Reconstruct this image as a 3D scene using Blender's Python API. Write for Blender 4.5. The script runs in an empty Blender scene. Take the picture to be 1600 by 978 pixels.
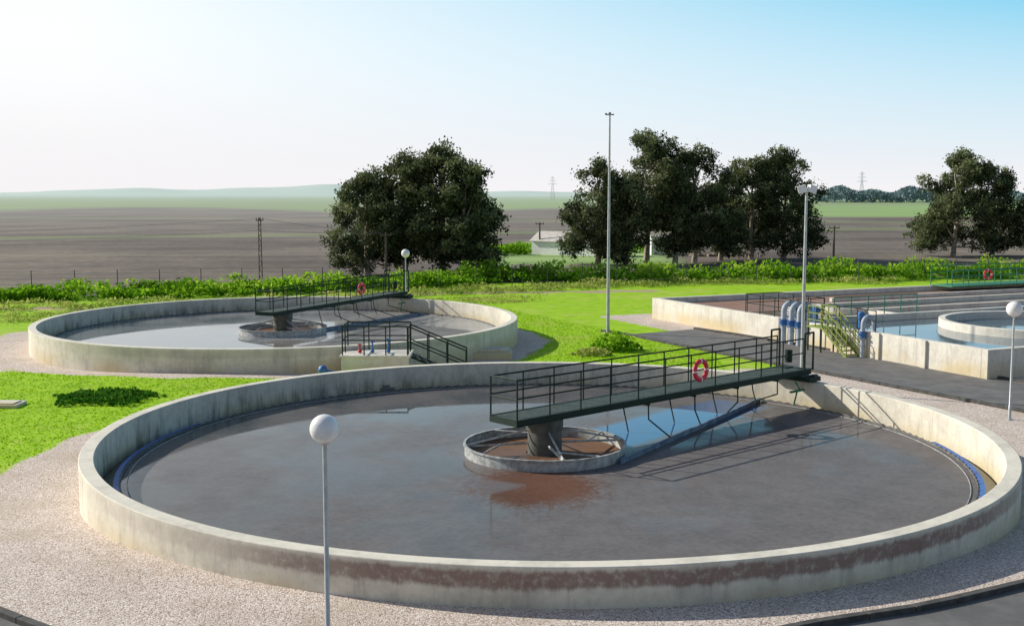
import bpy, math, random
import numpy as np
from mathutils import Vector, Matrix
random.seed(7); rng=np.random.default_rng(11)
S=bpy.context.scene
COL=S.collection
# ---------------------------------------------------------------- materials
def newmat(name):
    m=bpy.data.materials.new(name); m.use_nodes=True
    nt=m.node_tree; b=nt.nodes["Principled BSDF"]; return m,nt,b
def N(nt,t,**k):
    n=nt.nodes.new(t)
    for a,v in k.items():
        if a=='i':
            for kk,vv in v.items(): n.inputs[kk].default_value=vv
        else: setattr(n,a,v)
    return n
def L(nt,a,b): nt.links.new(a,b)
def coords(nt,scale=(1,1,1),kind='Object'):
    tc=N(nt,'ShaderNodeTexCoord'); mp=N(nt,'ShaderNodeMapping'); mp.inputs['Scale'].default_value=scale
    L(nt,tc.outputs[kind],mp.inputs[0]); return mp.outputs[0]
def noise(nt,vec,sc,det=4,rough=.6):
    n=N(nt,'ShaderNodeTexNoise',i={'Scale':sc,'Detail':det,'Roughness':rough}); L(nt,vec,n.inputs['Vector']); return n.outputs['Fac']
def ramp(nt,f,stops):
    r=N(nt,'ShaderNodeValToRGB'); e=r.color_ramp.elements
    e[0].position,e[0].color=stops[0][0],(*stops[0][1],1)
    e[1].position,e[1].color=stops[-1][0],(*stops[-1][1],1)
    for p,c in stops[1:-1]:
        x=e.new(p); x.color=(*c,1)
    L(nt,f,r.inputs[0]); return r.outputs[0]
def framp(nt,f,a,b):
    m=N(nt,'ShaderNodeMapRange',i={'From Min':a,'From Max':b}); m.interpolation_type='SMOOTHSTEP'
    L(nt,f,m.inputs[0]); return m.outputs[0]
def mixc(nt,f,a,b,mode='MIX'):
    m=N(nt,'ShaderNodeMix',data_type='RGBA',blend_type=mode)
    for s,v in ((0,f),(6,a),(7,b)):
        if isinstance(v,(int,float)): m.inputs[s].default_value=v
        elif isinstance(v,tuple): m.inputs[s].default_value=(*v,1)
        else: L(nt,v,m.inputs[s])
    return m.outputs[2]
def mth(nt,op,a,b=0.0,c=None):
    m=N(nt,'ShaderNodeMath',operation=op)
    for i,v in enumerate((a,b,c)):
        if v is None: continue
        if isinstance(v,(int,float)): m.inputs[i].default_value=v
        else: L(nt,v,m.inputs[i])
    return m.outputs[0]
def bump(nt,b,h,strength=.4,dist=.02):
    n=N(nt,'ShaderNodeBump',i={'Strength':strength,'Distance':dist}); L(nt,h,n.inputs['Height']); L(nt,n.outputs[0],b.inputs['Normal'])
def simple(name,c1,c2,sc=3,rough=.6,metal=0,bs=.15,bd=.01):
    m,nt,b=newmat(name); v=coords(nt)
    f=noise(nt,v,sc,4); col=ramp(nt,f,[(.35,c1),(.65,c2)]); L(nt,col,b.inputs['Base Color'])
    b.inputs['Roughness'].default_value=rough; b.inputs['Metallic'].default_value=metal
    if bs: bump(nt,b,noise(nt,v,sc*8,3),bs,bd)
    return m
def concrete(name,light=(.76,.71,.60),dark=(.56,.52,.44),amount=.5,band=0.0,zhi=1.3,round_=False):
    m,nt,b=newmat(name); v=coords(nt)
    f=noise(nt,v,.9,5,.7); f2=noise(nt,v,6,4,.7); f=mth(nt,'ADD',mth(nt,'MULTIPLY',f,.7),mth(nt,'MULTIPLY',f2,.3))
    col=ramp(nt,f,[(.36,dark),(.56,light)])
    vs=coords(nt,(1.6,1.6,.25)); st=noise(nt,vs,1.5,5,.75)
    tc=N(nt,'ShaderNodeTexCoord'); sp=N(nt,'ShaderNodeSeparateXYZ'); L(nt,tc.outputs['Object'],sp.inputs[0]); Z=sp.outputs[2]
    top=framp(nt,Z,zhi-.015,zhi-.05); big=noise(nt,v,.22,3)
    k=mth(nt,'MULTIPLY',framp(nt,st,.48,.68),top); k=mth(nt,'MULTIPLY',k,amount)
    col=mixc(nt,k,col,(.22,.195,.16))
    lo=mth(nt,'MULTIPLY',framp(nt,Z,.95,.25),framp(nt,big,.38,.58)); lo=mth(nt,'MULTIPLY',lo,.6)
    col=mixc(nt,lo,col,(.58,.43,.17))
    if round_:
        zz=mth(nt,'ADD',Z,mth(nt,'MULTIPLY',mth(nt,'SUBTRACT',st,.5),.30))
        bd=mth(nt,'MULTIPLY',mth(nt,'MULTIPLY',framp(nt,zz,.82,.94),framp(nt,zz,1.27,1.15)),top)
        ym=framp(nt,sp.outputs[1],-4,-10); xm=framp(nt,mth(nt,'ADD',sp.outputs[0],mth(nt,'MULTIPLY',big,5)),-6,-1)
        bd=mth(nt,'MULTIPLY',bd,mth(nt,'MULTIPLY',ym,mth(nt,'MULTIPLY_ADD',xm,.68,.15))); bd=mth(nt,'MULTIPLY',bd,mth(nt,'MULTIPLY',framp(nt,f2,.15,.55),band))
        col=mixc(nt,bd,col,(.22,.12,.10))
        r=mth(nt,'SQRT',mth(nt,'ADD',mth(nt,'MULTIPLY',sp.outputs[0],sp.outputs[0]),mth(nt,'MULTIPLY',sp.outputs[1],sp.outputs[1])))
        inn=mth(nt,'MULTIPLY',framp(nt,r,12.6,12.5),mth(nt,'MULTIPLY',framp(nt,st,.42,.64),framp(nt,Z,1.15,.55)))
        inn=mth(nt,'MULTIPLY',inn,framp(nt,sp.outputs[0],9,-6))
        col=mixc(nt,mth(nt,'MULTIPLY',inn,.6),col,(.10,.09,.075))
    L(nt,col,b.inputs['Base Color']); b.inputs['Roughness'].default_value=.9
    bump(nt,b,f2,.3,.02); return m
M={}
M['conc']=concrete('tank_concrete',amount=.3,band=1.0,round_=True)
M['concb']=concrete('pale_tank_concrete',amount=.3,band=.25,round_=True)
M['conc2']=concrete('basin_concrete',light=(.76,.72,.64),dark=(.6,.56,.49),amount=.3)
M['col']=simple('dark_column_concrete',(.07,.075,.065),(.16,.16,.14),3,.85)  # even dark grey tone of the centre columns
M['floor']=simple('channel_concrete',(.14,.125,.09),(.36,.33,.25),1.2,.7)
M['green']=simple('dark_green_paint',(.002,.016,.008),(.004,.026,.014),3,.7,bs=.05)
M['green2']=simple('mid_green_paint',(.03,.18,.09),(.05,.25,.12),3,.5,bs=.05)
M['olive']=simple('olive_green_paint',(.2,.25,.04),(.32,.38,.08),3,.6,bs=.05)
M['grate']=simple('walkway_grating',(.022,.042,.034),(.06,.085,.072),9,.8)
M['galv']=simple('galvanised_steel',(.42,.44,.46),(.58,.6,.61),4,.45,.4,.05)
M['pipe']=simple('blue_grey_pipe_paint',(.32,.37,.44),(.44,.49,.56),3,.6,0,.05)
M['blue']=simple('blue_paint',(.03,.12,.34),(.05,.19,.48),4,.5,bs=.05)
M['weirblue']=simple('weathered_blue_plate',(.02,.08,.32),(.06,.18,.5),6,.5)
M['weirgrey']=simple('weathered_grey_plate',(.10,.095,.09),(.2,.19,.18),6,.6)
M['baffle']=simple('pale_scum_baffle',(.25,.25,.25),(.45,.45,.44),4,.6)
M['white']=simple('weathered_white_steel',(.26,.27,.26),(.56,.57,.56),5,.5)
M['trough']=simple('weathered_trough_plate',(.07,.12,.20),(.2,.28,.38),3,.5)
M['paint']=simple('white_wall_paint',(.80,.80,.79),(.9,.9,.89),2,.8)
M['roof']=simple('old_roof_sheet',(.5,.46,.42),(.66,.62,.58),2,.8)
M['red']=simple('lifebuoy_red',(.68,.02,.05),(.8,.05,.10),6,.5,bs=.03)
M['redv']=simple('valve_red',(.5,.02,.02),(.65,.03,.02),6,.5,bs=.03)
M['asph']=simple('asphalt',(.115,.112,.11),(.18,.172,.165),1.2,.85,bs=.5)
M['kerb']=simple('kerb_stone',(.05,.048,.046),(.10,.095,.09),4,.9)
M['float']=simple('grey_float_plastic',(.12,.115,.11),(.22,.21,.2),4,.8)
M['wood']=simple('weathered_wood',(.10,.08,.06),(.2,.16,.12),5,.9)
M['bark']=simple('eucalyptus_bark',(.22,.18,.13),(.55,.48,.4),2.5,.9,bs=.5,bd=.03)
M['steel']=simple('dark_steel',(.05,.055,.06),(.1,.1,.11),5,.5,.4)
M['cable']=simple('grey_cable',(.12,.12,.13),(.18,.18,.19),5,.6,0,0)
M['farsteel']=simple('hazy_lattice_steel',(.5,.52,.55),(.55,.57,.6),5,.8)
M['stone']=simple('rubble_stone',(.22,.18,.14),(.42,.36,.3),3,.9)
m,nt,b=newmat('lamp_globe_acrylic'); b.inputs['Roughness'].default_value=.25
v=coords(nt); L(nt,ramp(nt,noise(nt,v,2.5,4),[(.35,(.84,.82,.81)),(.6,(.93,.92,.91))]),b.inputs['Base Color'])
b.inputs['Subsurface Weight'].default_value=.4; b.inputs['Subsurface Radius'].default_value=(.15,.15,.15)
M['globe']=m
def leafmat(name,stops,trans=.3):
    m=bpy.data.materials.new(name); m.use_nodes=True; nt=m.node_tree; nt.nodes.clear()
    o=N(nt,'ShaderNodeOutputMaterial'); a=N(nt,'ShaderNodeAttribute',attribute_name='tint')
    col=ramp(nt,a.outputs['Fac'],stops)
    d=N(nt,'ShaderNodeBsdfDiffuse'); L(nt,col,d.inputs[0])
    t=N(nt,'ShaderNodeBsdfTranslucent'); L(nt,col,t.inputs[0])
    x=N(nt,'ShaderNodeMixShader'); x.inputs[0].default_value=trans
    L(nt,d.outputs[0],x.inputs[1]); L(nt,t.outputs[0],x.inputs[2]); L(nt,x.outputs[0],o.inputs[0]); return m
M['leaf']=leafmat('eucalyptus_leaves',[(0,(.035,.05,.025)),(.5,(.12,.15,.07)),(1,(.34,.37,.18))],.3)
M['hedge']=leafmat('hedge_leaves',[(0,(.08,.2,.01)),(.5,(.22,.44,.02)),(1,(.46,.62,.07))],.5)
M['dry']=leafmat('dry_weeds',[(0,(.2,.28,.05)),(.5,(.40,.46,.11)),(1,(.6,.56,.2))],.4)
M['blade']=leafmat('grass_blades',[(0,(.22,.42,.01)),(.5,(.32,.54,.015)),(1,(.42,.62,.03))],.5)
M['cover']=leafmat('ground_cover_leaves',[(0,(.02,.08,.01)),(.5,(.05,.17,.015)),(1,(.14,.3,.04))],.25)
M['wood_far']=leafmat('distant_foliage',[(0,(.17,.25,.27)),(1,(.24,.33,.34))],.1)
# water
def watermat(name,film=(.17,.15,.142),clear=(.03,.045,.055),fr=.3,patch=None,strip=None,base=.8,brown=(.15,.06,.03),spec=.5,gx=0.0,gy=0.0,matte=.0,stripcol=(.03,.10,.24)):
    m,nt,b=newmat(name); tc=N(nt,'ShaderNodeTexCoord'); O=tc.outputs['Object']
    sp=N(nt,'ShaderNodeSeparateXYZ'); L(nt,O,sp.inputs[0]); X,Y=sp.outputs[0],sp.outputs[1]
    n1=noise(nt,O,.24,5,.62); n2=noise(nt,O,7,5,.75); n4=noise(nt,O,.9,5,.7)
    f=framp(nt,n1,.36,.62); f=mth(nt,'MULTIPLY_ADD',f,.45,base-.25)
    f=mth(nt,'ADD',f,mth(nt,'ADD',mth(nt,'MULTIPLY',X,gx),mth(nt,'MULTIPLY',Y,gy)))
    f=mth(nt,'MINIMUM',mth(nt,'MAXIMUM',f,0.0),1.0)
    cl=clear
    if strip:
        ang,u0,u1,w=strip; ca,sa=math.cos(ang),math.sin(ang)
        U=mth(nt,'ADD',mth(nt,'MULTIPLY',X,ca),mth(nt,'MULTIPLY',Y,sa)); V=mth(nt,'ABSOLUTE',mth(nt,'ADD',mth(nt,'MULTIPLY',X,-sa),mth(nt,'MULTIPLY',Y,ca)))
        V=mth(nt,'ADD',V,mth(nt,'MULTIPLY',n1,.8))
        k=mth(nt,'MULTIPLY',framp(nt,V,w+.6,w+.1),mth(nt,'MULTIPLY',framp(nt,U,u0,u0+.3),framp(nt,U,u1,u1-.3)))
        f=mth(nt,'MULTIPLY',f,mth(nt,'SUBTRACT',1.0,k)); cl=mixc(nt,k,clear,stripcol)  # scum-free strip; reflected sky is put into its blue colour
    n2c=framp(nt,n2,.2,.8)
    mixv=mth(nt,'ADD',mth(nt,'MULTIPLY',n2c,.6),mth(nt,'MULTIPLY',framp(nt,n4,.3,.7),.4))
    filmc=mixc(nt,mixv,tuple(c*.72 for c in film),tuple(c*1.25 for c in film))
    if patch:
        px,py,r=patch
        dx=mth(nt,'SUBTRACT',X,px); dy=mth(nt,'SUBTRACT',Y,py)
        d=mth(nt,'SQRT',mth(nt,'ADD',mth(nt,'MULTIPLY',dx,dx),mth(nt,'MULTIPLY',dy,mth(nt,'MULTIPLY',dy,.7))))
        d=mth(nt,'ADD',d,mth(nt,'MULTIPLY',mth(nt,'SUBTRACT',n2,.5),3.2))
        pk=framp(nt,d,r,r*.55); n3=noise(nt,O,30,3,.7); pk=mth(nt,'MULTIPLY',pk,framp(nt,n3,.25,.5)); filmc=mixc(nt,mth(nt,'MULTIPLY',pk,.85),filmc,brown)
    col=mixc(nt,f,cl,filmc); L(nt,col,b.inputs['Base Color'])
    rr=mth(nt,'MULTIPLY_ADD',mth(nt,'MULTIPLY',mth(nt,'MULTIPLY',f,f),mth(nt,'MULTIPLY_ADD',n2c,.6,.7)),fr,.02)
    L(nt,rr,b.inputs['Roughness']); b.inputs['IOR'].default_value=1.33; b.inputs['Specular IOR Level'].default_value=spec
    bump(nt,b,noise(nt,O,3,2),.02,.02)
    if matte:
        d=N(nt,'ShaderNodeBsdfDiffuse'); L(nt,filmc,d.inputs[0]); x=N(nt,'ShaderNodeMixShader')
        L(nt,mth(nt,'MULTIPLY',f,matte),x.inputs[0]); L(nt,b.outputs[0],x.inputs[1]); L(nt,d.outputs[0],x.inputs[2])
        out=[n for n in nt.nodes if n.type=='OUTPUT_MATERIAL'][0]; L(nt,x.outputs[0],out.inputs[0])
    return m
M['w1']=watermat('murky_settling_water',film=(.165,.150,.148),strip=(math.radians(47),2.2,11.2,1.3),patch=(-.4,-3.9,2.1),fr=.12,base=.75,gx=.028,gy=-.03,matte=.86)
M['w2']=watermat('still_settling_water',film=(.36,.355,.35),clear=(.08,.1,.11),base=.45,fr=.08,patch=(1,-4.5,1.6),brown=(.2,.16,.12),spec=.9,gx=.03,matte=.45)
M['foam']=watermat('brown_scum',film=(.20,.115,.075),base=.95,fr=.5,matte=.8)
M['wb']=watermat('brown_aeration_water',film=(.32,.20,.155),base=.9,fr=.6,spec=.2,matte=.75)
M['wg']=watermat('foamy_grey_water',film=(.34,.29,.24),base=.6,fr=.2,matte=.6)
M['wc']=watermat('clear_blue_water',film=(.17,.22,.26),clear=(.09,.14,.18),base=.3,fr=.1)
M['ws']=watermat('launder_water',film=(.17,.15,.11),base=.7,fr=.1)
# ---------------------------------------------------------------- mesh builder
class MB:
    def __init__(s): s.v=[];s.f=[];s.m=[]
    def add(s,vs,fs,mat=0):
        o=len(s.v); s.v+= [tuple(p) for p in vs]; s.f+=[tuple(i+o for i in f) for f in fs]; s.m+=[mat]*len(fs); return s
    def box(s,c,d,rz=0,mat=0,ry=0):
        R=Matrix.Rotation(rz,3,'Z')@Matrix.Rotation(ry,3,'Y'); c=Vector(c)
        vs=[c+R@Vector((x*d[0]/2,y*d[1]/2,z*d[2]/2)) for z in(-1,1) for y in(-1,1) for x in(-1,1)]
        return s.add(vs,[(0,2,3,1),(4,5,7,6),(0,1,5,4),(2,6,7,3),(0,4,6,2),(1,3,7,5)],mat)
    def tube(s,pts,r,n=8,mat=0,caps=True):
        pts=[Vector(p) for p in pts]; rs=r if isinstance(r,(list,tuple)) else [r]*len(pts)
        ref=None; vs=[]
        for i,p in enumerate(pts):
            t=(pts[min(i+1,len(pts)-1)]-pts[max(i-1,0)]).normalized()
            if ref is None: ref=t.orthogonal().normalized()
            ref=(ref-t*ref.dot(t)).normalized(); bn=t.cross(ref)
            for k in range(n):
                a=2*math.pi*k/n; vs.append(p+(ref*math.cos(a)+bn*math.sin(a))*rs[i])
        fs=[(i*n+k,i*n+(k+1)%n,(i+1)*n+(k+1)%n,(i+1)*n+k) for i in range(len(pts)-1) for k in range(n)]
        if caps: fs+=[tuple(range(n-1,-1,-1)),tuple(range((len(pts)-1)*n,len(pts)*n))]
        return s.add(vs,fs,mat)
    def ring(s,c,ri,ro,z0,z1,n=128,mat=0,a0=0,a1=2*math.pi):
        vs=[];fs=[]; full=abs(a1-a0-2*math.pi)<1e-6; cnt=n if full else n+1
        for k in range(cnt):
            a=a0+(a1-a0)*k/n; x,y=math.cos(a),math.sin(a)
            vs+=[(c[0]+ri*x,c[1]+ri*y,z0),(c[0]+ro*x,c[1]+ro*y,z0),(c[0]+ro*x,c[1]+ro*y,z1),(c[0]+ri*x,c[1]+ri*y,z1)]
        for k in range(n):
            a=4*k;b=4*((k+1)%cnt)
            for q in range(4): fs.append((a+q,b+q,b+(q+1)%4,a+(q+1)%4))
        if not full: fs+=[(0,1,2,3),(4*n+3,4*n+2,4*n+1,4*n)]
        return s.add(vs,fs,mat)
    def disc(s,c,r,z,n=96,mat=0):
        return s.add([(c[0]+r*math.cos(2*math.pi*k/n),c[1]+r*math.sin(2*math.pi*k/n),z) for k in range(n)],[tuple(range(n))],mat)
    def sphere(s,c,r,nu=24,nv=14,mat=0,sz=1):
        vs=[];fs=[]
        for j in range(nv+1):
            t=math.pi*j/nv
            for i in range(nu):
                a=2*math.pi*i/nu; vs.append((c[0]+r*math.sin(t)*math.cos(a),c[1]+r*math.sin(t)*math.sin(a),c[2]+r*sz*math.cos(t)))
        for j in range(nv):
            for i in range(nu): fs.append((j*nu+i,(j+1)*nu+i,(j+1)*nu+(i+1)%nu,j*nu+(i+1)%nu))
        return s.add(vs,fs,mat)
    def obj(s,name,mats,parent=None,loc=(0,0,0),smooth=False,bevel=0):
        me=bpy.data.meshes.new(name); me.from_pydata(s.v,[],s.f)
        for m in (mats if isinstance(mats,(list,tuple)) else [mats]): me.materials.append(m)
        me.polygons.foreach_set('material_index',s.m); me.update()
        if smooth:
            me.polygons.foreach_set('use_smooth',[True]*len(me.polygons)); 
            try: me.set_sharp_from_angle(angle=math.radians(40))
            except Exception: pass
        o=bpy.data.objects.new(name,me); COL.objects.link(o); o.location=loc
        if parent: o.parent=parent
        if bevel:
            b=o.modifiers.new('b','BEVEL'); b.width=bevel; b.segments=2; b.limit_method='ANGLE'
        return o
def empty(name,loc,label,cat,rz=0,group=None):
    e=bpy.data.objects.new(name,None); COL.objects.link(e); e.location=loc; e.rotation_euler=(0,0,rz); e.empty_display_size=.3
    e['label']=label; e['category']=cat
    if group: e['group']=group
    return e
def tag(o,label,cat,group=None):
    o['label']=label; o['category']=cat
    if group: o['group']=group
    return o
def structure(o): o['kind']='structure'; return o
def leaves(name,mat,P,size,tint,flat=0.0,parent=None,aspect=.5,loc=(0,0,0)):
    n=len(P); size=np.broadcast_to(size,(n,))
    a=rng.normal(size=(n,3)); a[:,2]*=(1-flat); a/=np.linalg.norm(a,axis=1)[:,None]+1e-9
    b=rng.normal(size=(n,3)); b-=a*(a*b).sum(1)[:,None]; b/=np.linalg.norm(b,axis=1)[:,None]+1e-9
    A=a*size[:,None]/2; B=b*size[:,None]/2*aspect
    V=np.empty((n,4,3)); V[:,0]=P-A; V[:,1]=P+B-A*.1; V[:,2]=P+A; V[:,3]=P-B+A*.1
    return npmesh(name,mat,V,tint,parent,loc)
def npmesh(name,mat,V,tint,parent=None,loc=(0,0,0)):
    n=len(V); me=bpy.data.meshes.new(name)
    me.vertices.add(4*n); me.vertices.foreach_set('co',V.reshape(-1).astype(np.float32))
    me.loops.add(4*n); me.loops.foreach_set('vertex_index',np.arange(4*n,dtype=np.int32))
    me.polygons.add(n); me.polygons.foreach_set('loop_start',np.arange(0,4*n,4,dtype=np.int32))
    me.update(calc_edges=True)
    at=me.attributes.new('tint','FLOAT','POINT'); at.data.foreach_set('value',np.repeat(tint,4).astype(np.float32))
    me.materials.append(mat); o=bpy.data.objects.new(name,me); COL.objects.link(o); o.location=loc
    if parent: o.parent=parent
    return o
# ---------------------------------------------------------------- layout
T1=(0.96,33.2); T2=(-12.5,62.4); RO=12.8; RI=12.42; RIM=1.3
SUNAZ=math.radians(-66); SUNEL=math.radians(28)
def sst(x): x=np.clip(x,0,1); return x*x*(3-2*x)
def gz(x,y):
    x=np.asarray(x,float); y=np.asarray(y,float)
    z=.5*sst((31-y)/9)
    z=z+.3*np.exp(-((x+13)/9)**2-((y-48.3)/2.8)**2)
    far=sst((y-2300)/1600); ang=x/np.maximum(y,1)
    z=z+far*(15+12*np.sin(ang*9+2.9)+6*np.sin(ang*31)+3*np.sin(ang*77+1))*sst((.26-ang)/.5)
    return z
P0=np.array((9.2,74.0)); aV=np.array((.425,-.905)); bV=np.array((.905,.425)); AANG=math.atan2(aV[1],aV[0])
def BP(s,t): return P0+aV*s+bV*t
# ---------------------------------------------------------------- ground
def masks(x,y):
    d1=np.hypot(x-T1[0],y-T1[1]); d2=np.hypot(x-T2[0],y-T2[1])
    wob=.35*np.sin(x*1.3+y*.7)+.25*np.sin(x*.6-y*1.9)
    gravel=sst((15.9+wob*.5-d1)/.8+.5)
    gravel=np.maximum(gravel,sst((24.5-y)/1.5))
    gravel=np.maximum(gravel,sst((14.3+wob*.6-d2)/.6+.5))
    gravel=np.maximum(gravel,sst((16.9+wob-d2)/1)*sst((-22-x)/2))
    gravel=np.maximum(gravel,sst((x-9.0-wob)/1.5)*sst((54-y)/3))
    sx=(x-P0[0])*bV[0]+(y-P0[1])*bV[1]; sa=(x-P0[0])*aV[0]+(y-P0[1])*aV[1]
    gravel=np.maximum(gravel,sst((sx+3.2)/.6)*sst((1.5-sx)/.4)*sst((sa+3)/1))
    gravel=np.maximum(gravel,sst((sx+10.5)/.8)*sst((sa-21)/2.5)*sst((44-y)/4+ .5))
    soil=sst((1.3-np.hypot((x+.3)/1.6,(y-62+ (x+.3)*.8)/5.5))/.5)
    soil=np.maximum(soil,sst((1.3-np.abs(y-(93+.12*x+wob)))/.7)*sst((x+16)/6)*sst((14-x)/4))
    soil=np.maximum(soil,sst((1.2-np.abs(y-(78-.05*x+2*wob)))/1.0)*sst((-25-x)/3)*.9)
    hed=np.interp(x,[-60,-45,-28,-8,10,30,60,90],[82,85,89,99,105,107,113,118])
    lawn=sst((hed+3-y)/3)
    ang=x/np.maximum(y,1)
    gf=sst((y-470-80*np.sin(ang*15))/120)*sst((6000-y)/3000)*(ang<.1)
    gf=np.maximum(gf,sst((y-500)/300)*.8)
    gf=np.maximum(gf,sst((y-360)/30)*sst((720-y)/50)*sst((ang-.22)/.03))
    gf=np.maximum(gf,sst((y-125-3*np.sin(x))/6)*sst((185-y+ 6*np.sin(x*.5))/8)*sst((x+4)/4)*sst((22-x)/5))
    gf=np.maximum(gf,.35*sst(1-np.abs(y-(230+x*.3))/14)+.25*sst(1-np.abs(y-(330-x*.2))/20))
    far=sst((y-220)/2600)  # mask for the painted distance haze
    glare=sst((.45-ang)/.7)*sst((y-100)/380)  # mask for the painted sun glare, stronger to the left
    return gravel,soil,lawn,gf,far,glare
def growth(a,end,g,st):
    r=[];v=a;d=st
    while v<end: d*=g; v+=d; r.append(v)
    return r
xp=list(np.arange(-46,46.01,.5)); gx=growth(46,6500,1.09,.5); xs=np.array([-v for v in gx[::-1]]+xp+gx)
ys=np.array(list(np.arange(6,112.01,.5))+growth(112,9000,1.035,.5))
GX,GY=np.meshgrid(xs,ys); gv=np.stack([GX.ravel(),GY.ravel(),gz(GX.ravel(),GY.ravel())],1)
nx=len(xs); faces=[]
for j in range(len(ys)-1):
    yc=(ys[j]+ys[j+1])/2
    for i in range(nx-1):
        xc=(xs[i]+xs[i+1])/2
        if yc<77 and (math.hypot(xc-T1[0],yc-T1[1])<13.4 or math.hypot(xc-T2[0],yc-T2[1])<13.4): continue
        a=j*nx+i; faces.append((a,a+1,a+1+nx,a+nx))
V=[gv]; off=len(gv)
for T in (T1,T2):
    rr=np.arange(12.6,14.01,.2); na=256; aa=np.linspace(0,2*math.pi,na,endpoint=False)
    R_,A_=np.meshgrid(rr,aa,indexing='ij'); x=T[0]+R_*np.cos(A_); y=T[1]+R_*np.sin(A_)
    V.append(np.stack([x.ravel(),y.ravel(),gz(x,y).ravel()+.012*(R_.ravel()<13.9)],1))
    for r in range(len(rr)-1):
        for k in range(na):
            k2=(k+1)%na; faces.append((off+r*na+k,off+(r+1)*na+k,off+(r+1)*na+k2,off+r*na+k2))
    off+=len(rr)*na
V=np.concatenate(V); me=bpy.data.meshes.new('ground'); me.from_pydata(V.tolist(),[],faces)
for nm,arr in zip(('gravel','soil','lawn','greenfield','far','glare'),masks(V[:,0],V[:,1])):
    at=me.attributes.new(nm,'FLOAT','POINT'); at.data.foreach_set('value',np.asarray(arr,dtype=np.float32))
me.polygons.foreach_set('use_smooth',[True]*len(me.polygons))
g=bpy.data.objects.new('ground',me); COL.objects.link(g); structure(g)
m,nt,b=newmat('ground_surface'); O=coords(nt)
def att(n): return N(nt,'ShaderNodeAttribute',attribute_name=n).outputs['Fac']
nA=noise(nt,O,.025,5); nB=noise(nt,O,1.2,4,.65); nC=noise(nt,O,9,3,.7)
pl=coords(nt,(.03,1,1)); mp=[n for n in nt.nodes if n.type=='MAPPING'][-1]; mp.inputs['Rotation'].default_value=(0,0,.12)
furrow=noise(nt,pl,.22,5,.7)
clod=noise(nt,O,.7,4,.75)
field=ramp(nt,mth(nt,'ADD',mth(nt,'ADD',mth(nt,'MULTIPLY',nA,.45),mth(nt,'MULTIPLY',furrow,.25)),mth(nt,'MULTIPLY',clod,.3)),[(.41,(.095,.076,.064)),(.5,(.165,.135,.115)),(.59,(.27,.225,.19))])
field=mixc(nt,mth(nt,'MULTIPLY',framp(nt,nA,.5,.62),.3),field,(.20,.185,.11))
gfc=ramp(nt,furrow,[(.35,(.20,.34,.09)),(.6,(.34,.46,.18))])
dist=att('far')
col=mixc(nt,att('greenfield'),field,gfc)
col=mixc(nt,mth(nt,'MULTIPLY',att('glare'),.42),col,(.40,.38,.36))  # sun glare over the fields, put into the ground colour
col=mixc(nt,mth(nt,'MULTIPLY',dist,.9),col,(.56,.66,.62))  # aerial haze painted into the ground colour, growing with distance
lawn=ramp(nt,mth(nt,'ADD',mth(nt,'MULTIPLY',nB,.6),mth(nt,'MULTIPLY',nC,.4)),[(.34,(.19,.38,.008)),(.5,(.31,.53,.014)),(.66,(.42,.62,.03))])
lawn=mixc(nt,mth(nt,'MULTIPLY',framp(nt,noise(nt,O,.22,4,.7),.50,.64),.55),lawn,(.46,.51,.11))
def edge(a): return framp(nt,mth(nt,'ADD',a,mth(nt,'MULTIPLY',mth(nt,'SUBTRACT',nC,.5),1.0)),.35,.65)
le=edge(att('lawn'))
col=mixc(nt,le,col,lawn)
col=mixc(nt,edge(att('soil')),col,mixc(nt,nC,(.3,.22,.13),(.55,.45,.32)))
vo=N(nt,'ShaderNodeTexVoronoi',i={'Scale':36.0}); L(nt,O,vo.inputs['Vector'])
sepc=N(nt,'ShaderNodeSeparateColor'); L(nt,vo.outputs['Color'],sepc.inputs[0])
gr=ramp(nt,sepc.outputs[0],[(0,(.26,.20,.175)),(.3,(.60,.49,.42)),(.75,(.80,.69,.61)),(1,(.95,.89,.83))])
gr=mixc(nt,mth(nt,'MULTIPLY',framp(nt,noise(nt,O,.5,5,.7),.42,.7),.45),gr,(.46,.37,.27))
gr=mixc(nt,mth(nt,'MULTIPLY',framp(nt,vo.outputs['Distance'],.5,.95),.5),gr,(.24,.18,.15))
ge=edge(att('gravel')); col=mixc(nt,ge,col,gr)
L(nt,col,b.inputs['Base Color']); b.inputs['Roughness'].default_value=.95; b.inputs['Specular IOR Level'].default_value=.15
h=mixc(nt,ge,mth(nt,'MULTIPLY',nC,mth(nt,'MULTIPLY_ADD',le,-.65,1.0)),mth(nt,'SUBTRACT',1.0,vo.outputs['Distance'])); bump(nt,b,h,.5,.02)
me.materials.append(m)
# roads
def sheet(name,A,B,mat,dz,n=40,w=12):
    A=np.array(A,float);B=np.array(B,float)
    def res(P):
        d=np.r_[0,np.cumsum(np.hypot(*np.diff(P,axis=0).T))]; t=np.linspace(0,d[-1],n); return np.stack([np.interp(t,d,P[:,0]),np.interp(t,d,P[:,1])],1)
    A=res(A);B=res(B); mb=MB(); vs=[]
    for i in range(n):
        for k in range(w+1):
            p=A[i]*(1-k/w)+B[i]*k/w; vs.append((p[0],p[1],float(gz(p[0],p[1]))+dz))
    mb.add(vs,[(i*(w+1)+k,(i+1)*(w+1)+k,(i+1)*(w+1)+k+1,i*(w+1)+k+1) for i in range(n-1) for k in range(w)])
    return structure(mb.obj(name,mat))
sheet('road',[(6.8,65.2),(8.5,61.5),(12.8,53.5),(19.4,41.5),(24,33),(30,24)],[(10.6,67.6),(12.5,64.8),(16.9,57),(21.9,47.8),(29,38),(36,30)],M['asph'],.03)
K=[(-18,29),(-13.5,23.3),(-10.3,20.9),(-8,19.2),(-4.5,17.3),(2,17.7),(4.9,19.4),(7.6,20.4),(10.4,21.9),(13.5,24.5),(17,29)]
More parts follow.
